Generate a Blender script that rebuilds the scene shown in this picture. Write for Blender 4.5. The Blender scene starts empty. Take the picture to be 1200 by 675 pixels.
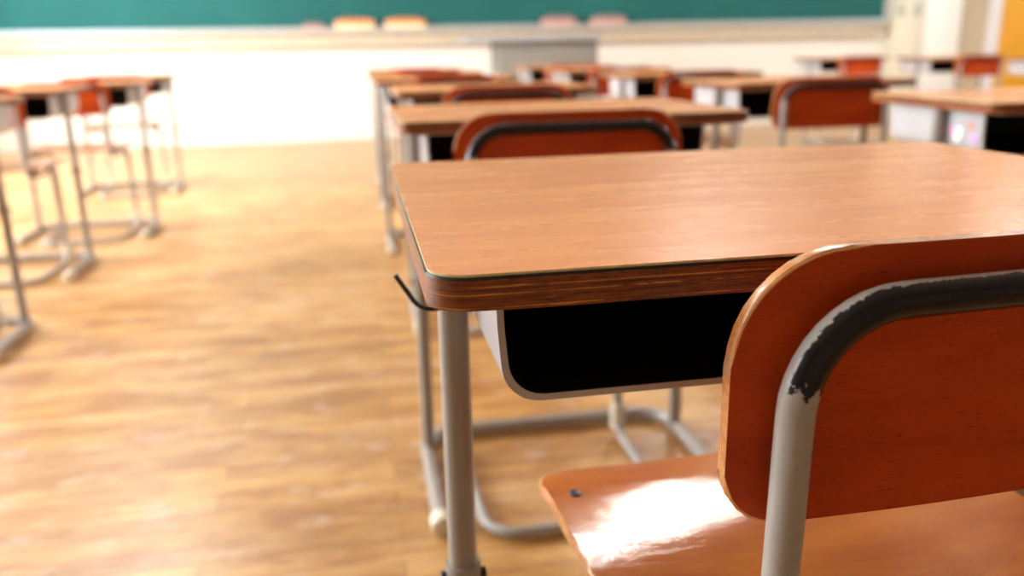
import bpy, bmesh, math, random
from mathutils import Vector, Matrix
random.seed(7)
SC = bpy.context.scene
COL = SC.collection

# ------------------------------------------------------------------ camera
CAM = (-0.0293, -0.3954, 0.8077)
YAW, PITCH, ROLL, FPX = 0.178526, 0.279488, -0.019959, 971.46
def cam_axes():
    cy, sy = math.cos(YAW), math.sin(YAW); cp, sp = math.cos(PITCH), math.sin(PITCH)
    f = Vector((sy*cp, cy*cp, -sp)); r = Vector((cy, -sy, 0)); u = r.cross(f)
    cr, sr = math.cos(ROLL), math.sin(ROLL)
    return cr*r+sr*u, -sr*r+cr*u, f
r_, u_, f_ = cam_axes()
cd = bpy.data.cameras.new('camera'); cam = bpy.data.objects.new('camera', cd); COL.objects.link(cam)
cam.matrix_world = Matrix(((r_.x, u_.x, -f_.x, CAM[0]), (r_.y, u_.y, -f_.y, CAM[1]), (r_.z, u_.z, -f_.z, CAM[2]), (0, 0, 0, 1)))
cd.sensor_width = 36; cd.lens = 36*FPX/1200; cd.clip_start = 0.02; cd.clip_end = 200
cd.dof.use_dof = True; cd.dof.focus_distance = 0.47; cd.dof.aperture_fstop = 4.4
SC.camera = cam

# ------------------------------------------------------------------ light
SC.view_settings.view_transform = 'Standard'; SC.view_settings.look = 'None'
SC.view_settings.gamma = 1; SC.view_settings.use_curve_mapping = False
SC.view_settings.exposure = 0.1
SKY = 22.0
LAMP = 60.0
w = bpy.data.worlds.new('world'); SC.world = w; w.use_nodes = True
bg = w.node_tree.nodes['Background']; bg.inputs[0].default_value = (0.90, 0.95, 1.0, 1); bg.inputs[1].default_value = SKY

XL, XR, YB, YF, ZC = -3.6, 8.2, -2.6, 7.9, 3.0
WY = [(1.0, 2.7), (3.0, 4.6), (4.9, 6.9)]     # daylight windows, left wall
WZ0, WZ1 = 0.85, 2.65
RY = [(3.2, 5.2)]                               # corridor windows, right wall
def portal(x, y0, y1, z0, z1, ry):
    l = bpy.data.lights.new('window_daylight', 'AREA'); l.shape = 'RECTANGLE'; l.size = z1-z0; l.size_y = y1-y0
    l.cycles.is_portal = True
    o = bpy.data.objects.new('window_daylight', l); COL.objects.link(o)
    o.location = (x, (y0+y1)/2, (z0+z1)/2); o.rotation_euler = (0, ry, 0)
for a, b in WY: portal(XL-0.02, a, b, WZ0, WZ1, math.radians(-90))
for a, b in RY: portal(XR+0.02, a, b, 1.2, 2.4, math.radians(90))

# ------------------------------------------------------------------ materials
def S(r, g, b):
    f = lambda c: (c/255/12.92 if c/255 <= .04045 else ((c/255+.055)/1.055)**2.4)
    return (f(r), f(g), f(b), 1)
class NT:
    def __init__(s, name):
        s.m = bpy.data.materials.new(name); s.m.use_nodes = True; s.t = s.m.node_tree; s.b = s.t.nodes['Principled BSDF']
    def n(s, kind, **kw):
        x = s.t.nodes.new(kind)
        for k, v in kw.items():
            if k.startswith('i_'):
                key = k[2:]; key = int(key) if key.isdigit() else key.replace('_', ' ')
                x.inputs[key].default_value = v
            else: setattr(x, k, v)
        return x
    def l(s, a, b): s.t.links.new(a, b)
    def coord(s, kind='Object', scale=(1, 1, 1)):
        c = s.n('ShaderNodeTexCoord'); m = s.n('ShaderNodeMapping'); m.inputs['Scale'].default_value = scale
        s.l(c.outputs[kind], m.inputs[0]); return m.outputs[0]
    def noise(s, vec, scale, detail=4, rough=.55):
        x = s.n('ShaderNodeTexNoise'); x.inputs['Scale'].default_value = scale; x.inputs['Detail'].default_value = detail; x.inputs['Roughness'].default_value = rough
        s.l(vec, x.inputs['Vector']); return x.outputs['Fac']
    def ramp(s, fac, stops):
        x = s.n('ShaderNodeValToRGB'); e = x.color_ramp.elements
        while len(e) < len(stops): e.new(.5)
        for i, (p, c) in enumerate(stops): e[i].position = p; e[i].color = c
        s.l(fac, x.inputs[0]); return x.outputs[0]
    def mix(s, fac, a, b, mode='MIX'):
        x = s.n('ShaderNodeMix', data_type='RGBA', blend_type=mode)
        if hasattr(fac, 'links'): s.l(fac, x.inputs[0])
        else: x.inputs[0].default_value = fac
        for v, i in ((a, 6), (b, 7)):
            if hasattr(v, 'links'): s.l(v, x.inputs[i])
            else: x.inputs[i].default_value = v
        return x.outputs[2]
    def math(s, op, a, b=0.0, c=0.0):
        x = s.n('ShaderNodeMath', operation=op)
        for v, i in ((a, 0), (b, 1), (c, 2)):
            if hasattr(v, 'links'): s.l(v, x.inputs[i])
            else: x.inputs[i].default_value = v
        return x.outputs[0]
    def bump(s, h, strength, dist=.001):
        x = s.n('ShaderNodeBump'); x.inputs['Strength'].default_value = strength; x.inputs['Distance'].default_value = dist
        s.l(h, x.inputs['Height']); s.l(x.outputs[0], s.b.inputs['Normal'])
    def fin(s, rough=.5, metal=0, coat=0, coatr=.1, spec=.5):
        s.b.inputs['Roughness'].default_value = rough; s.b.inputs['Metallic'].default_value = metal
        s.b.inputs['Coat Weight'].default_value = coat; s.b.inputs['Coat Roughness'].default_value = coatr
        s.b.inputs['Specular IOR Level'].default_value = spec
        return s.m
M = {}
def plain(name, col, rough=.5, var=.12, sc=30, **k):
    n = NT(name); f = n.noise(n.coord(), sc)
    d = tuple(c*(1-var) for c in col[:3])+(1,); e = tuple(min(1, c*(1+var)) for c in col[:3])+(1,)
    n.l(n.ramp(f, [(.3, d), (.7, e)]), n.b.inputs['Base Color']); M[name] = n.fin(rough, **k)
plain('wall_paint', (.80, .77, .70, 1), .7, .03, 3)
plain('rear_wall_paint', (.30, .24, .18, 1), .8, .05, 3)
plain('side_wall_paint', (.55, .49, .38, 1), .8, .05, 3)
plain('ceiling_paint', (.58, .56, .52, 1), .8, .03, 3)
plain('ledge_wood', (.58, .49, .36, 1), .5, .1, 12)
plain('board_green', (.019, .118, .110, 1), .75, .12, 1.2, spec=.15)
plain('ledge_pale', (.47, .43, .38, 1), .5, .06, 12)
plain('alu', (.38, .44, .45, 1), .45, .05, 20, metal=.6)
plain('rubber_cream', (.72, .67, .52, 1), .5, .12, 60)
plain('black_metal', (.012, .012, .016, 1), .25, .2, 50)
plain('tray_shade', (.012, .012, .013, 1), .6, .2, 50)  # near-black lining: shade inside the open tray, put into the colour
plain('steel_screw', (.06, .06, .07, 1), .3, .2, 200, metal=.5)
plain('podium_grey', (.20, .18, .155, 1), .55, .06, 8)
plain('podium_top', (.33, .34, .36, 1), .4, .05, 8)
plain('cabinet_cream', (.70, .66, .52, 1), .5, .05, 4)
plain('cabinet_white', (.82, .82, .78, 1), .5, .03, 4)
plain('handle_grey', (.42, .42, .36, 1), .4, .1, 30)
plain('wall_tan', (.52, .43, .30, 1), .7, .04, 4)
plain('door_orange', (.80, .38, .015, 1), .5, .06, 3)
plain('frame_white', (.75, .75, .76, 1), .4, .03, 4)
plain('felt', (.42, .25, .22, 1), .9, .15, 80)
plain('eraser_orange', (.80, .28, .09, 1), .5, .1, 20)
plain('eraser_cream', (.92, .72, .45, 1), .6, .1, 40)
plain('eraser_pink', (.62, .36, .33, 1), .7, .1, 40)
plain('sticker_pink', (.85, .35, .62, 1), .3, .1, 40)
plain('sticker_white', (.92, .93, .97, 1), .2, .02, 40)
plain('sticker_lilac', (.66, .42, .75, 1), .3, .1, 40)
plain('sticker_orange', (.75, .28, .12, 1), .4, .1, 40)

def tube_paint(name, col):
    n = NT(name); co = n.coord(); f = n.noise(co, 25); base = n.ramp(f, [(.3, tuple(c*.9 for c in col[:3])+(1,)), (.7, col)])
    chips = n.ramp(n.noise(co, 260, 2), [(.74, (0, 0, 0, 1)), (.77, (1, 1, 1, 1))])
    n.l(n.mix(chips, base, (.05, .04, .035, 1)), n.b.inputs['Base Color'])
    n.bump(n.noise(co, 140, 3), .12); M[name] = n.fin(.32, coat=.3, coatr=.2)
tube_paint('tube_grey', (.33, .295, .26, 1))
tube_paint('tray_grey', (.52, .52, .54, 1))

# chair tube: grey paint with a worn black coat around the top bend (uses the UV: u = length, v = angle around)
n = NT('tube_worn_black'); co = n.coord()
f = n.noise(co, 25); base = n.ramp(f, [(.3, (.33, .30, .27, 1)), (.7, (.39, .36, .33, 1))])
dots = n.ramp(n.noise(co, 210, 2), [(.73, (0, 0, 0, 1)), (.75, (1, 1, 1, 1))])
base = n.mix(dots, base, (.05, .04, .035, 1))
uv = n.n('ShaderNodeUVMap'); sep = n.n('ShaderNodeSeparateXYZ'); n.l(uv.outputs[0], sep.inputs[0])
U, V = sep.outputs[0], sep.outputs[1]
wob = n.math('SUBTRACT', n.noise(co, 170, 5, .7), .5)
along = n.math('ADD', U, n.math('MULTIPLY', wob, .050))                 # u = metres from the middle of the top bar
side = n.math('ADD', V, n.math('MULTIPLY', n.math('SUBTRACT', n.noise(co, 120, 6, .75), .5), .19))
m1 = n.math('LESS_THAN', n.math('ABSOLUTE', along), .182)
fr = n.math('SUBTRACT', n.math('FRACT', n.math('ADD', side, .48)), .5)
m2 = n.math('LESS_THAN', n.math('ABSOLUTE', fr), .225)
blk = n.math('MULTIPLY', m1, m2)
n.l(n.mix(blk, base, (.005, .003, .005, 1)), n.b.inputs['Base Color'])
n.l(n.math('SUBTRACT', .36, n.math('MULTIPLY', blk, .20)), n.b.inputs['Roughness'])
n.bump(n.math('ADD', n.math('MULTIPLY', blk, 1.0), n.math('MULTIPLY', n.noise(co, 140, 3), .2)), .45, .0006)
M['tube_worn_black'] = n.fin(.3, spec=.35)

# desktop laminate: grain along x
n = NT('laminate'); co = n.coord(scale=(1.3, 9, 9)); g1 = n.noise(co, 3.0, 6, .6)
co2 = n.coord(scale=(3, 90, 90)); g2 = n.noise(co2, 3.2, 4, .7)
a = n.ramp(g1, [(.25, (.72, .23, .045, 1)), (.5, (.84, .31, .070, 1)), (.78, (.90, .40, .11, 1))])
b = n.ramp(g2, [(.35, (.90, .84, .80, 1)), (.6, (1, 1, 1, 1))])
c = n.mix(.5, a, b, 'MULTIPLY')
scr = n.ramp(n.noise(n.coord(scale=(30, 2, 2)), 9, 3, .8), [(.70, (0, 0, 0, 1)), (.76, (1, 1, 1, 1))])
c = n.mix(n.math('MULTIPLY', scr, .09), c, (.90, .62, .36, 1))
n.l(c, n.b.inputs['Base Color']); n.bump(n.noise(co2, 6, 3), .06, .0005)
rr = n.ramp(g1, [(.3, (.25, .25, .25, 1)), (.7, (.29, .29, .29, 1))]); n.l(rr, n.b.inputs['Roughness'])
M['laminate'] = n.m; n.b.inputs['Specular IOR Level'].default_value = .4
n.b.inputs['Coat Weight'].default_value = .15; n.b.inputs['Coat Roughness'].default_value = .16
plain('laminate_rim', (.80, .66, .30, 1), .5, .2, 90)

# worn plywood edge of the desk: layers stacked in z
def ply(name, zs, dark, mid, light, blackline, strength=.7):
    n = NT(name); c = n.n('ShaderNodeTexCoord'); sp = n.n('ShaderNodeSeparateXYZ'); n.l(c.outputs['Object'], sp.inputs[0])
    st = n.coord(scale=(14, 14, 260)); nz = n.noise(st, 1.6, 5, .7)
    lay = n.coord(scale=(.8, .8, zs)); ln = n.noise(lay, 1.0, 2, .5)
    ln = n.math('ADD', n.math('MULTIPLY', n.math('SUBTRACT', ln, .5), 1.6), .5)
    t = n.math('ADD', n.math('MULTIPLY', nz, .45), n.math('MULTIPLY', ln, .60))
    col = n.ramp(t, [(.36, dark), (.46, mid), (.50, dark), (.56, mid), (.60, dark), (.64, light)])
    wear = n.ramp(n.noise(n.coord(scale=(3, 3, 40)), 40, 6, .8), [(.60, (0, 0, 0, 1)), (.72, (1, 1, 1, 1))])
    col = n.mix(n.math('MULTIPLY', wear, strength), col, light)
    if blackline:
        k = n.math('GREATER_THAN', sp.outputs[2], blackline)
        col = n.mix(k, col, (.012, .008, .006, 1))
    n.l(col, n.b.inputs['Base Color']); n.bump(n.noise(n.coord(scale=(2, 2, 30)), 60, 5, .8), .5, .0008)
    M[name] = n.fin(.38, coat=.12, coatr=.2, spec=.35)
ply('ply_edge', 420, (.055, .012, .003, 1), (.33, .075, .009, 1), (.72, .28, .05, 1), .6974)

def board(name, deep, mid, light, pores, coat=.5, rough=.3, spec=.5):
    n = NT(name); co = n.coord(scale=(1, 1, 3)); g = n.noise(n.coord(scale=(2, 6, 9)), 3, 5, .6)
    col = n.ramp(g, [(.3, deep), (.5, mid), (.75, light)])
    p = n.ramp(n.noise(n.coord(scale=(70, 220, 420)), 2.2, 3, .6), [(.28, (.35, .3, .3, 1)), (.40, (1, 1, 1, 1))])
    col = n.mix(pores, col, p, 'MULTIPLY')
    n.l(col, n.b.inputs['Base Color']); n.bump(n.noise(n.coord(scale=(60, 200, 300)), 2.2, 3), .10, .0005)
    if coat > .9: n.bump(n.math('ADD', n.math('MULTIPLY', n.noise(n.coord(scale=(9, 60, 9)), 2.0, 4, .6), 1.0), n.noise(n.coord(scale=(8, 22, 8)), 1.2, 2)), .22, .0022)
    M[name] = n.fin(rough, coat=coat, coatr=.10, spec=spec)
    if coat > .9: n.l(n.b.inputs['Normal'].links[0].from_socket, n.b.inputs['Coat Normal'])
board('back_wood', (.40, .040, .001, 1), (.50, .056, .001, 1), (.58, .08, .002, 1), .9, coat=.0, rough=.5, spec=.2)
board('seat_wood', (.46, .10, .001, 1), (.56, .145, .001, 1), (.68, .21, .004, 1), .45, coat=1.0, rough=.5, spec=.2)
# layered rim of the chair plywood
def rim(name, axis, freq):
    n = NT(name); v = n.n('ShaderNodeUVMap'); sp = n.n('ShaderNodeSeparateXYZ'); n.l(v.outputs[0], sp.inputs[0])
    s = n.math('SINE', n.math('ADD', n.math('MULTIPLY', sp.outputs[1], freq), n.math('MULTIPLY', n.noise(n.coord(), 40, 3), 3)))
    t = n.math('ADD', n.math('MULTIPLY', s, .25), n.noise(n.coord(), 120, 4, .7))
    col = n.ramp(t, [(.30, (.22, .06, .010, 1)), (.5, (.70, .20, .02, 1)), (.78, (.85, .45, .15, 1))])
    wear = n.ramp(n.noise(n.coord(), 55, 6, .8), [(.50, (0, 0, 0, 1)), (.64, (1, 1, 1, 1))])
    col = n.mix(n.math('MULTIPLY', wear, .6), col, (.50, .36, .24, 1))
    n.l(col, n.b.inputs['Base Color']); M[name] = n.fin(.28, coat=.4, coatr=.15)
rim('ply_rim', 1, 26)

# plank floor, boards running along x
n = NT('floor_wood'); c = n.n('ShaderNodeTexCoord'); br = n.n('ShaderNodeTexBrick')
br.offset = .37; br.inputs['Scale'].default_value = 1; br.inputs['Brick Width'].default_value = .9; br.inputs['Row Height'].default_value = .058
br.inputs['Mortar Size'].default_value = .0015; br.inputs['Mortar Smooth'].default_value = .3; br.inputs['Bias'].default_value = 0
br.inputs['Color1'].default_value = (0, 0, 0, 1); br.inputs['Color2'].default_value = (1, 1, 1, 1); br.inputs['Mortar'].default_value = (.5, .5, .5, 1)
n.l(c.outputs['Object'], br.inputs['Vector'])
base = n.ramp(br.outputs['Color'], [(0, (.47, .23, .050, 1)), (.5, (.60, .32, .080, 1)), (1, (.70, .40, .12, 1))])
gr = n.ramp(n.noise(n.coord(scale=(2.2, 26, 1)), 2.0, 6, .65), [(.3, (.50, .42, .36, 1)), (.62, (1, 1, 1, 1))])
base = n.mix(.8, base, gr, 'MULTIPLY')
wr = n.noise(n.coord(scale=(1, 1.8, 1)), 1.6, 5, .6)
base = n.mix(n.ramp(wr, [(.40, (0, 0, 0, 1)), (.75, (.55, .55, .55, 1))]), base, (.72, .50, .27, 1))
pt = n.ramp(n.noise(n.coord(scale=(1.6, 4.5, 1)), 2.6, 7, .7), [(.42, (.66, .50, .34, 1)), (.55, (1, 1, 1, 1))])
base = n.mix(.75, base, pt, 'MULTIPLY')
pg = n.ramp(n.noise(n.coord(scale=(4, 6, 1)), 2.1, 6, .7), [(.55, (0, 0, 0, 1)), (.68, (.5, .5, .5, 1))])
base = n.mix(pg, base, (.62, .47, .38, 1))
base = n.mix(n.math('MULTIPLY', br.outputs['Fac'], .6), base, (.16, .07, .025, 1))
n.l(base, n.b.inputs['Base Color'])
n.l(n.ramp(wr, [(.3, (.30, .30, .30, 1)), (.7, (.48, .48, .48, 1))]), n.b.inputs['Roughness']); M['floor_wood'] = n.m; n.b.inputs['Coat Weight'].default_value = .2; n.b.inputs['Coat Roughness'].default_value = .25

def emit(name, col, s):
    n = NT(name); n.b.inputs['Base Color'].default_value = (.9, .9, .9, 1)
    n.b.inputs['Emission Color'].default_value = col; n.b.inputs['Emission Strength'].default_value = s; M[name] = n.m
emit('lamp_glow', (1, .97, .92, 1), LAMP)

# ------------------------------------------------------------------ mesh helpers
def link(name, bm, mats, parent=None, sharp=40, kind=None):
    bmesh.ops.recalc_face_normals(bm, faces=bm.faces[:])
    for e in bm.edges:
        if len(e.link_faces) == 2 and e.calc_face_angle(0) > math.radians(sharp): e.smooth = False
    for f in bm.faces: f.smooth = True
    me = bpy.data.meshes.new(name); bm.to_mesh(me); bm.free()
    for m in (mats if isinstance(mats, (list, tuple)) else [mats]): me.materials.append(M[m])
    o = bpy.data.objects.new(name, me); COL.objects.link(o)
    if parent: o.parent = parent
    if kind: o['kind'] = kind
    return o
def box(bm, x0, x1, y0, y1, z0, z1, bev=0, mat=0, seg=2):
    r = bmesh.ops.create_cube(bm, size=1, matrix=Matrix.Translation(((x0+x1)/2, (y0+y1)/2, (z0+z1)/2)) @ Matrix.Diagonal((x1-x0, y1-y0, z1-z0, 1)))
    vs = r['verts']; fs = set(f for v in vs for f in v.link_faces)
    for f in fs: f.material_index = mat
    if bev:
        es = list(set(e for v in vs for e in v.link_edges))
        bmesh.ops.bevel(bm, geom=es, offset=bev, segments=seg, affect='EDGES', profile=.5, clamp_overlap=True)
def fillet(pts, rads, seg=8):
    P = [Vector(p) for p in pts]; out = [P[0]]
    for i in range(1, len(P)-1):
        a, b, c = P[i-1], P[i], P[i+1]; r = rads[i-1] if isinstance(rads, (list, tuple)) else rads
        if not r: out.append(b); continue
        u = (a-b).normalized(); v = (c-b).normalized(); ang = u.angle(v); d = r/math.tan(ang/2)
        ctr = b+(u+v).normalized()*(r/math.sin(ang/2)); s = b+u*d-ctr; e = b+v*d-ctr; tot = s.angle(e)
        ax = s.cross(e).normalized()
        for k in range(seg+1): out.append(ctr + Matrix.Rotation(tot*k/seg, 3, ax) @ s)
    out.append(P[-1]); return out
def tube(bm, path, r, n=16, closed=False, start=None, mat=0, u0=0.0):
    P = [Vector(p) for p in path]; N = len(P); uvl = bm.loops.layers.uv.verify()
    T = []
    for i in range(N):
        if closed: t = P[(i+1) % N]-P[i-1]
        else: t = P[min(i+1, N-1)]-P[max(i-1, 0)]
        T.append(t.normalized())
    nrm = Vector(start) if start else (T[0].orthogonal())
    nrm = (nrm-T[0]*nrm.dot(T[0])).normalized(); rings = []; L = [0]
    for i in range(N):
        if i: q = T[i-1].rotation_difference(T[i]); nrm = (q @ nrm); nrm = (nrm-T[i]*nrm.dot(T[i])).normalized(); L.append(L[-1]+(P[i]-P[i-1]).length)
        bn = T[i].cross(nrm); rr = r[i] if isinstance(r, (list, tuple)) else r
        rings.append([bm.verts.new(P[i]+(nrm*math.cos(2*math.pi*k/n)+bn*math.sin(2*math.pi*k/n))*rr) for k in range(n)])
    for i in range(N if closed else N-1):
        A, B = rings[i], rings[(i+1) % N]
        for k in range(n):
            f = bm.faces.new((A[k], A[(k+1) % n], B[(k+1) % n], B[k])); f.material_index = mat
            la, lb = L[i]+u0, (L[i+1] if i+1 < N else L[i])+u0
            for lp, (uu, vv) in zip(f.loops, ((la, k/n), (la, (k+1)/n), (lb, (k+1)/n), (lb, k/n))): lp[uvl].uv = (uu, vv)
    if not closed:
        for rg, rev in ((rings[0], True), (rings[-1], False)):
            f = bm.faces.new(rg[::-1] if rev else rg); f.material_index = mat
def cyl(bm, p, r, h, n=20, axis='z', mat=0, bev=0):
    rot = {'z': Matrix(), 'x': Matrix.Rotation(math.pi/2, 4, 'Y'), 'y': Matrix.Rotation(math.pi/2, 4, 'X')}[axis]
    q = bmesh.ops.create_cone(bm, cap_ends=True, segments=n, radius1=r, radius2=r, depth=h, matrix=Matrix.Translation(p) @ rot)
    fs = set(f for v in q['verts'] for f in v.link_faces)
    for f in fs: f.material_index = mat
    if bev:
        es = [e for e in set(e for v in q['verts'] for e in v.link_edges) if any(len(f.verts) > 4 for f in e.link_faces)]
        bmesh.ops.bevel(bm, geom=es, offset=bev, segments=3, affect='EDGES', profile=.5)
def slab(bm, hw, b0, b1, ra, rb, surf, thick, nx=28, ny=10, bev=.002, rimmat=1, nc=9):
    """Rounded-rectangle sheet. Columns in s=-hw..hw, rows from b0 (corner radius ra) to b1 (corner radius rb).
    surf(s,t) -> (point, normal); the sheet is thickened along the normal, the rim gets rimmat."""
    xs = []; R = max(ra, rb)
    for k in range(nc): xs.append(-hw+R*(1-math.cos(math.pi/2*k/nc)))
    for k in range(nx+1): xs.append(-hw+R+(2*hw-2*R)*k/nx)
    for k in range(nc-1, -1, -1): xs.append(hw-R*(1-math.cos(math.pi/2*k/nc)))
    def inset(x, r):
        d = hw-abs(x)
        return 0 if d >= r or r == 0 else r-math.sqrt(max(0, r*r-(r-d)**2))
    top, bot = [], []
    for x in xs:
        lo, hi = b0+inset(x, ra), b1-inset(x, rb); ct, cb = [], []
        for j in range(ny+1):
            t = lo+(hi-lo)*j/ny; p, nn = surf(x, t); p = Vector(p); nn = Vector(nn).normalized()
            ct.append(bm.verts.new(p+nn*thick/2)); cb.append(bm.verts.new(p-nn*thick/2))
        top.append(ct); bot.append(cb)
    uvl = bm.loops.layers.uv.verify(); rimf = []
    for i in range(len(xs)-1):
        for j in range(ny):
            bm.faces.new((top[i][j], top[i+1][j], top[i+1][j+1], top[i][j+1])).material_index = 0
            bm.faces.new((bot[i][j+1], bot[i+1][j+1], bot[i+1][j], bot[i][j])).material_index = 0
    def rf(a, b, c, d):
        f = bm.faces.new((a, b, c, d)); f.material_index = rimmat
        for lp, v in zip(f.loops, (0, 0, 1, 1)): lp[uvl].uv = (0, v)
        rimf.append(f)
    for i in range(len(xs)-1):
        rf(top[i][0], top[i+1][0], bot[i+1][0], bot[i][0]); rf(top[i][ny], top[i+1][ny], bot[i+1][ny], bot[i][ny])
    for j in range(ny):
        rf(top[0][j], top[0][j+1], bot[0][j+1], bot[0][j]); rf(top[-1][j], top[-1][j+1], bot[-1][j+1], bot[-1][j])
    if bev:
        es = set(e for f in rimf for e in f.edges if any(g.material_index == 0 for g in e.link_faces))
        bmesh.ops.bevel(bm, geom=list(es), offset=bev, segments=3, affect='EDGES', profile=.5, material=rimmat)
def empty(name, loc=(0, 0, 0), rz=0, **props):
    o = bpy.data.objects.new(name, None); COL.objects.link(o); o.location = loc; o.rotation_euler = (0, 0, rz); o.empty_display_size = .05
    for k, v in props.items(): o[k] = v
    return o
def tag(o, label, cat, group=None):
    o['label'] = label; o['category'] = cat
    if group: o['group'] = group
def dup(root, loc, rz):
    r = root.copy(); COL.objects.link(r); r.location = loc; r.rotation_euler = (0, 0, rz)
    for ch in root.children:
        c = ch.copy(); COL.objects.link(c); c.parent = r
        for g in ch.children:
            d = g.copy(); COL.objects.link(d); d.parent = c
    return r

# ------------------------------------------------------------------ room
def struct(name, boxes, m, **k):
    bm = bmesh.new()
    for b in boxes: box(bm, *b)
    return link(name, bm, m, kind='structure', **k)
struct('floor', [(XL-.2, XR+.2, YB-.2, YF+.2, -.1, 0)], 'floor_wood')
struct('ceiling', [(XL-.2, XR+.2, YB-.2, YF+.2, ZC, ZC+.1)], 'ceiling_paint')
struct('wall_front', [(XL-.2, XR+.2, YF, YF+.2, 0, ZC)], 'wall_paint')
struct('wall_back', [(XL-.2, XR+.2, YB-.2, YB, 0, ZC)], 'rear_wall_paint')
def pierced(name, x0, x1, spans, z0, z1, m):
    bs = [(x0, x1, YB, YF, 0, z0), (x0, x1, YB, YF, z1, ZC)]; y = YB
    for a, b in spans: bs.append((x0, x1, y, a, z0, z1)); y = b
    bs.append((x0, x1, y, YF, z0, z1)); struct(name, bs, m)
pierced('wall_left', XL-.15, XL, WY, WZ0, WZ1, 'wall_paint')
pierced('wall_right', XR, XR+.15, RY, 1.2, 2.4, 'side_wall_paint')
k = 1
for spans, xx, z0, z1 in ((WY, XL-.09, WZ0, WZ1), (RY, XR+.09, 1.2, 2.4)):
    for a, b in spans:
        t = .04; mid = (a+b)/2
        struct('window_%d' % k, [(xx-.03, xx+.03, a, a+t, z0, z1), (xx-.03, xx+.03, b-t, b, z0, z1), (xx-.03, xx+.03, mid-t/2, mid+t/2, z0+t, z1-t),
               (xx-.03, xx+.03, a+t, b-t, z0, z0+t), (xx-.03, xx+.03, a+t, b-t, z1-t, z1)], 'alu'); k += 1
# tan wall strip, white door post and orange door at the right end of the front wall
struct('trim_1', [(6.40, 6.70, YF-.04, YF, 0, 2.6)], 'wall_tan')
struct('trim_2', [(6.70, 6.83, YF-.09, YF, 0, 2.6)], 'frame_white')
struct('door_1', [(6.83, 8.15, YF-.06, YF, 0, 2.5)], 'door_orange')

# blackboard with aluminium rim and chalk ledge
bb = empty('blackboard', (1.05, YF, 1.05)); tag(bb, 'long green blackboard on the bright front wall, cut off by the top of the picture', 'blackboard')
bm = bmesh.new(); box(bm, -4.45, 4.42, -.03, -.001, .0, 1.25); link('writing_surface', bm, 'board_green', bb)
bm = bmesh.new(); box(bm, -4.47, -4.45, -.04, -.001, -.015, 1.27); box(bm, 4.42, 4.44, -.04, -.001, -.015, 1.27); box(bm, -4.45, 4.42, -.04, -.001, 1.25, 1.27); box(bm, -4.45, 4.42, -.04, -.001, -.015, 0)
link('frame', bm, 'alu', bb)
led = empty('chalk_ledge', (1.05, YF, .93)); tag(led, 'long pale chalk ledge running under the green blackboard', 'ledge')
bm = bmesh.new(); box(bm, -4.45, 4.44, -.145, -.001, .055, .085, .004); box(bm, -4.45, 4.44, -.145, -.138, .085, .098, .003); link('shelf', bm, 'ledge_pale', led)
bm = bmesh.new(); box(bm, -4.40, 4.40, -.09, -.001, -.055, .055, .004); link('apron', bm, 'ledge_wood', led)

def eraser(x, w_, h_, body, cap, label, group=None):
    e = empty('blackboard_eraser', (x, YF-.089, 1.0152)); tag(e, label, 'eraser', group)
    bm = bmesh.new(); box(bm, -w_/2, w_/2, -.045, .045, 0, h_*.55, .008, seg=3); link('felt_pad', bm, body, e)
    bm = bmesh.new(); box(bm, -w_/2-.004, w_/2+.004, -.048, .048, h_*.55, h_, .012, seg=3)
    o = link('back_block', bm, cap, e)
    bm = bmesh.new(); tube(bm, fillet([(-w_*.36, -.0, h_*.98), (-w_*.30, 0, h_+.018), (w_*.30, 0, h_+.018), (w_*.36, 0, h_*.98)], .01, 4), .005, 8)
    link('strap', bm, cap, o)
eraser(.015, .36, .085, 'eraser_cream', 'eraser_orange', 'orange and cream board eraser on the chalk ledge, left one of the bright pair')
eraser(.485, .37, .085, 'eraser_cream', 'eraser_orange', 'orange and cream board eraser on the chalk ledge, right one of the bright pair')
eraser(-.36, .20, .05, 'eraser_pink', 'felt', 'small dull brown eraser on the chalk ledge, left of the orange pair')
eraser(1.96, .33, .085, 'eraser_pink', 'felt', 'dusty pink eraser on the chalk ledge right above the grey lectern')
eraser(2.46, .34, .085, 'eraser_pink', 'felt', 'dusty pink eraser on the chalk ledge just right of the grey lectern')

# lectern in front of the board
lc = empty('lectern', (1.55, 6.75, 0)); tag(lc, 'grey teacher lectern with wide pale top standing before the blackboard', 'lectern')
bm = bmesh.new(); box(bm, -.40, .44, -.22, .22, 0, .875, .008); link('body', bm, 'podium_grey', lc)
bm = bmesh.new(); box(bm, -.66, .46, -.27, .27, .875, .915, .008); link('top', bm, 'podium_top', lc)
bm = bmesh.new(); box(bm, -.34, .38, -.228, -.22, .10, .80, .003); link('front_panel', bm, 'podium_grey', lc)

# cream cabinet right of the board
cb = empty('wall_cabinet', (5.95, 7.9, 0)); tag(cb, 'tall cream cabinet with grey finger pulls at the right end of the blackboard', 'cabinet')
bm = bmesh.new(); box(bm, -.41, .39, -.10, -.002, 0, 2.2, .006); link('body', bm, 'cabinet_cream', cb)
for x0, x1, m_, hs in ((-.40, -.06, 'cabinet_cream', (-.34, -.15)), (-.05, .38, 'cabinet_white', ())):
    bm = bmesh.new(); box(bm, x0, x1, -.12, -.10, .06, 2.14, .004); d = link('door', bm, m_, cb)
    for hx in hs:
        bm = bmesh.new(); box(bm, hx-.045, hx+.045, -.128, -.12, 1.07, 1.20, .003); link('handle', bm, 'handle_grey', d)

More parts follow.
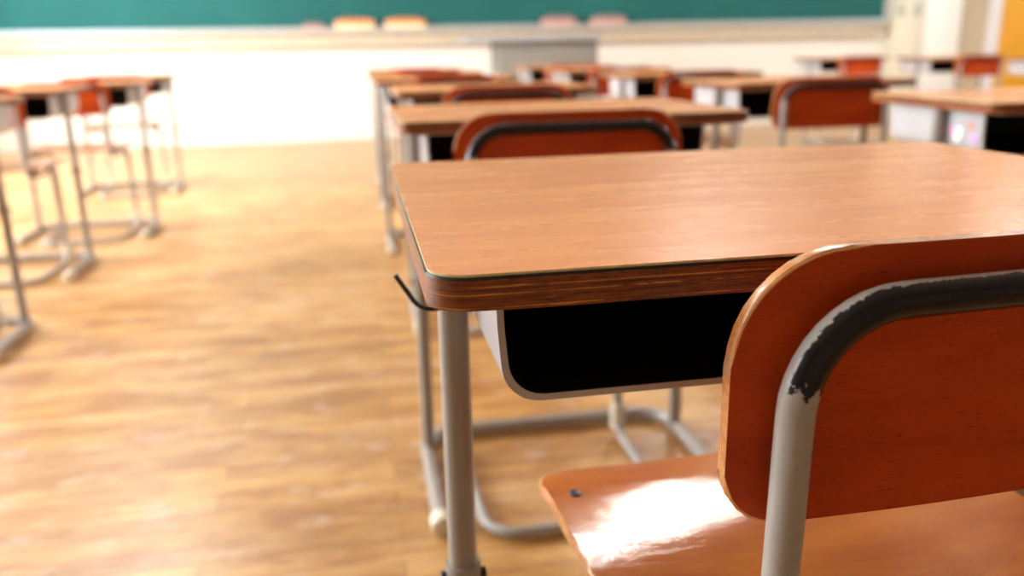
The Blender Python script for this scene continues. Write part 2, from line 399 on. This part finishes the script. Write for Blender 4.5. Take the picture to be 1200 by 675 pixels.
# ceiling lamps (unseen, added for light; middle one set and shaped for the seat highlight)
for x, y, wh in [(-1.6, 4.6, 'over the front of the left row'), (2.10, 4.10, 'over the right middle row'), (5.0, 4.6, 'at the front right of the room')]:
    lt = empty('added_ceiling_light', (x, y, ZC)); tag(lt, 'added unseen white fluorescent fitting on the ceiling '+wh, 'ceiling light', 'ceiling lights')
    bm = bmesh.new(); box(bm, -.11, .11, -.90, .90, -.06, -.001, .006); link('housing', bm, 'frame_white', lt)
    bm = bmesh.new(); box(bm, -.095, .095, -.87, .87, -.09, -.06, .006); link('diffuser', bm, 'lamp_glow', lt)

# ------------------------------------------------------------------ desk
DW, DD = .60, .45
def make_desk():
    t = empty('school_desk')
    def flat(z):
        return lambda s, q: ((s+DW/2, q, z), (0, 0, 1))
    bm = bmesh.new(); slab(bm, DW/2, 0, DD, .022, .022, flat(.6900), .0180, 20, 8, .0013, 1)
    top = link('desktop', bm, ['ply_edge', 'ply_edge'], t, sharp=60)
    bm = bmesh.new(); slab(bm, DW/2-.0012, .0012, DD-.0012, .021, .021, flat(.69965), .0013, 20, 8, 0, 1)
    link('laminate', bm, ['laminate', 'laminate_rim'], top)
    # book tray: folded sheet, open at the student's side
    def sect(off):
        h = .2525-off; zb = .589+off; r = .026-off*.5
        pts = [Vector((-h, .6775, 0)), Vector((-h+.001, .640, 0)), Vector((-h+.005, zb, 0)), Vector((h-.005, zb, 0)), Vector((h-.001, .640, 0)), Vector((h, .6775, 0))]
        return [(p.x+DW/2, p.y) for p in fillet(pts, [.02, r, r, .02], 6)]
    O, I = sect(0), sect(.0045); y0, y1 = .09, .43
    bm = bmesh.new(); n_ = len(O)
    vo0 = [bm.verts.new((x, y0, z)) for x, z in O]; vi0 = [bm.verts.new((x, y0, z)) for x, z in I]
    vo1 = [bm.verts.new((x, y1, z)) for x, z in O]; vi1 = [bm.verts.new((x, y1-.005, z)) for x, z in I]
    for i in range(n_-1):
        bm.faces.new((vo0[i], vo0[i+1], vi0[i+1], vi0[i])); bm.faces.new((vo0[i], vo0[i+1], vo1[i+1], vo1[i]))
    bm.faces.new(vo1)
    bm.faces.new((vo0[0], vi0[0], vi1[0], vo1[0])); bm.faces.new((vo0[-1], vi0[-1], vi1[-1], vo1[-1]))
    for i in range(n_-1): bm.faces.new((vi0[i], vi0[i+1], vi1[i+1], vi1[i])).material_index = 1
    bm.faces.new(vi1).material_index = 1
    box(bm, .030, .570, .012, .438, .6776, .6808, .001)            # steel sheet under the board
    for f in bm.faces:                                             # its underside shows inside the tray, in the same painted shade
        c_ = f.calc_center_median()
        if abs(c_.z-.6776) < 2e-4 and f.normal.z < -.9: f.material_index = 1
    tr = link('book_tray', bm, ['tray_grey', 'tray_shade'], t, sharp=30)
    for s in (0, 1):
        X = .034 if s == 0 else DW-.034; sg = -1 if s == 0 else 1
        bm = bmesh.new(); tube(bm, [(X, .215, .026), (X, .215, .385)], .0130, 20); tube(bm, [(X, .215, .384), (X, .215, .677)], .0120, 20)
        lg = link('leg', bm, 'tube_grey', t)
        bm = bmesh.new(); tube(bm, [(X, .215, .366), (X, .215, .392)], .0150, 20); link('collar', bm, 'tube_grey', lg)
        bm = bmesh.new(); cyl(bm, (X, .215, .379), .0052, .039, 12, 'x', 0, .001); link('bolt', bm, 'black_metal', lg)
    # U-shaped floor tube: runner, far cross bar, runner
    X0, X1 = .030, DW-.030
    bm = bmesh.new(); tube(bm, fillet([(X0, -.06, .018), (X0, .295, .018), (X1, .295, .018), (X1, -.06, .018)], .07, 10), .0145, 18)
    link('floor_frame', bm, 'tube_grey', t)
    for X in (X0, X1):
        bm = bmesh.new(); cyl(bm, (X, -.066, .019), .0188, .040, 22, 'y', 0, .007); link('foot_cap', bm, 'rubber_cream', t)
    return t
# ------------------------------------------------------------------ chair (origin on the floor under the middle of the back tube)
def make_chair():
    t = empty('school_chair'); hx = .165; zt = .688
    # half path from the middle of the top bar down, forward, down, back along the floor to the rear bar
    half = [(0, 0, zt), (hx, 0, zt), (hx+.004, 0, .386), (hx, .275, .380), (hx+.006, .275, .0125), (hx, -.065, .0125), (0, -.065, .0125)]
    R_ = fillet(half, [.054, .05, .045, .05, .06], 10)
    Lf = [Vector((-p.x, p.y, p.z)) for p in R_]
    path = Lf[::-1][:-1] + R_            # starts and ends at the rear floor bar middle
    bm = bmesh.new(); 
    # upper loop carries the length/angle map: build it as one closed tube
    L = sum((R_[i+1]-R_[i]).length for i in range(len(R_)-1))
    tube(bm, path, .0094, 20, start=(0, 0, 1), u0=-L)
    link('frame', bm, 'tube_worn_black', t)
    def back(s, q):
        k = s/.190; y = .0150+.010*k*k; return (s, y, q), (-.020*k/.190, 1, 0)
    bm = bmesh.new(); slab(bm, .190, .564, .713, .030, .060, back, .0090, 24, 8, .0016, 1)
    bk = link('backrest', bm, ['back_wood', 'ply_rim'], t, sharp=55)
    for s in (-.150, .150):
        bm = bmesh.new(); cyl(bm, (s, .030, .645), .0055, .003, 14, 'y', 0, .001); link('rivet', bm, 'steel_screw', bk)
    def zs(s, q):                        # dished seat with a rolled front edge
        k = s/.2; v = (q-.22)/.19
        z = .412+.006*abs(k)**2.2 - .010*math.exp(-(v+.35)**2*2.5)*(1-k*k) - .022*max(0, v-.35)**2*2.2
        return z
    def seat(s, q):
        e = .002; return (s, q, zs(s, q)), (-(zs(s+e, q)-zs(s-e, q))/(2*e), -(zs(s, q+e)-zs(s, q-e))/(2*e), 1)
    bm = bmesh.new(); slab(bm, .200, .030, .372, .050, .035, seat, .0100, 28, 18, .0018, 1)
    st = link('seat', bm, ['seat_wood', 'ply_rim'], t, sharp=55)
    for sx in (-1, 1):
        for yy in (.075, .312):
            bm = bmesh.new(); cyl(bm, (sx*.175, yy, zs(.175, yy)+.0056), .0058, .0024, 16, 'z', 0, .0008); link('screw', bm, 'steel_screw', st)
        for yy in (.075, .235):
            bm = bmesh.new(); box(bm, sx*.168-.012, sx*.168+.012, yy-.012, yy+.012, .389, zs(.168, yy)-.004, .001); link('seat_bracket', bm, 'tube_grey', t)
    for sx in (-1, 1):
        bm = bmesh.new(); tube(bm, [(sx*.1708, .275, .022), (sx*.1700, .275, .078)], .0155, 18); link('leg_sleeve', bm, 'rubber_cream', t)
    return t

desk0, chair0 = make_desk(), make_chair()
used = {'d': 0, 'c': 0}
def desk(x, y, rz, label, group='school desks'):
    o = desk0 if not used['d'] else dup(desk0, (0, 0, 0), 0); used['d'] = 1
    o.location = (x, y, 0); o.rotation_euler = (0, 0, rz); tag(o, label, 'desk', group); return o
def chair(x, y, rz, label, group='school chairs'):
    o = chair0 if not used['c'] else dup(chair0, (0, 0, 0), 0); used['c'] = 1
    o.location = (x, y, 0); o.rotation_euler = (0, 0, rz); tag(o, label, 'chair', group); return o
R = math.radians
ord_ = ['nearest', 'second', 'third', 'fourth', 'fifth', 'sixth']
# (desk x, desk y, rz, chair x, chair y, desk label, chair label); desk origin = near-left corner
SETS = [
 (0, 0, 0, .336, -.046, 'large sharp wooden desk in the foreground with worn plywood edge and open dark tray',
  'foreground chair with orange plywood back and chipped black paint on its grey tube'),
 (.038, .95, 0, .309, .900, 'blurred wooden desk directly in front of the foreground desk',
  'chair with arched orange back right behind the far edge of the foreground desk'),
 (.085, 2.02, 0, .40, 1.97, 'third desk from the camera in the middle row, only its top showing',
  'third chair from the camera in the middle row, back just above the second desktop'),
 (.05, 3.05, 0, .37, 3.0, 'fourth desk from the camera in the middle row, a thin blurred strip', 'fourth chair from the camera in the middle row, a thin orange arc'),
 (.05, 4.05, 0, .36, 4.0, 'fifth desk from the camera in the middle row, a thin blurred strip', 'fifth chair from the camera in the middle row, a faint orange arc'),
 (.06, 5.05, 0, .36, 5.0, 'farthest desk in the middle row, nearest to the blackboard', 'farthest chair in the middle row, nearest to the blackboard'),
 (1.085, .93, R(-6), None, 0, 'desk at the right picture edge with pale stickered tray side and black opening', ''),
 (1.08, 1.95, 0, 1.375, 1.905, 'desk with pale tray side and black opening beside the large orange chair back', 'chair with broad orange back and dark top bar, right of centre behind the big desktop'),
 (1.09, 2.98, 0, 1.39, 2.93, 'second desk ahead of the large orange chair back in the right middle row', 'orange chair peeking over the desk left of the large orange chair back'),
 (1.06, 3.97, 0, 1.37, 3.92, 'small desk below the right half of the blackboard, third ahead of the large orange chair', 'small orange chair third ahead of the large orange chair back'),
 (1.05, 4.95, 0, 1.36, 4.90, 'tiny desk just right of the grey lectern in the background', 'tiny orange chair just right of the grey lectern in the background'),
 (3.56, 5.75, 0, 3.89, 5.70, 'far desk below the right end of the blackboard', 'small red-orange chair below the right end of the blackboard'),
 (4.02, 5.05, 0, 4.37, 5.00, 'far desk in front of the cream cabinet', 'small red-orange chair in front of the tan wall strip and cabinet'),
 (4.14, 4.10, 0, None, 0, 'far desk cut by the right picture edge in front of the orange door', ''),
 (-1.64, 2.05, 0, -1.32, 2.0, 'nearest desk of the left row, mostly outside the left picture edge', 'nearest chair of the left row, at the very left picture edge'),
 (-1.71, 2.97, 0, -1.40, 2.92, 'second desk from the camera in the left row', 'second chair from the camera in the left row'),
 (-1.60, 3.67, 0, -1.29, 3.62, 'third desk from the camera in the left row', 'third chair from the camera in the left row, with a bright orange back'),
 (-1.73, 5.02, 0, -1.42, 4.97, 'farthest desk of the left row, by the white wall', 'farthest chair of the left row, by the white wall'),
]
for i, (dx, dy, rz, cx, cy, dl, cl) in enumerate(SETS):
    d = desk(dx, dy, rz, dl)
    if cx is not None: chair(cx, cy, R(3.5) if i == 0 else 0, cl)
    if i == 0: desk1 = d
    if i == 6:
        for (yy, zz, rad, m_, nm) in ((.165, .618, .015, 'sticker_white', 'white sticker'), (.186, .624, .009, 'sticker_pink', 'pink sticker'), (.112, .612, .011, 'sticker_lilac', 'lilac sticker'), (.128, .636, .008, 'sticker_orange', 'orange sticker')):
            bm = bmesh.new(); cyl(bm, (.0475 if zz > .615 else .0482, yy, zz+.012), rad, .0016, 20, 'x'); s_ = link('sticker', bm, m_, d); s_['label'] = nm

# black bag hook on the aisle side of the foreground desk
bm = bmesh.new(); X, sg = .034, -1
tube(bm, fillet([(X, .20, .640), (X+sg*.010, .20, .622), (X+sg*.026, .20, .622), (X+sg*.043, .20, .650)], [.008, .016], 6), .0019, 10)
box(bm, X-.006, X+.006, .188, .204, .630, .646, .002)
link('bag_hook', bm, 'black_metal', desk1)
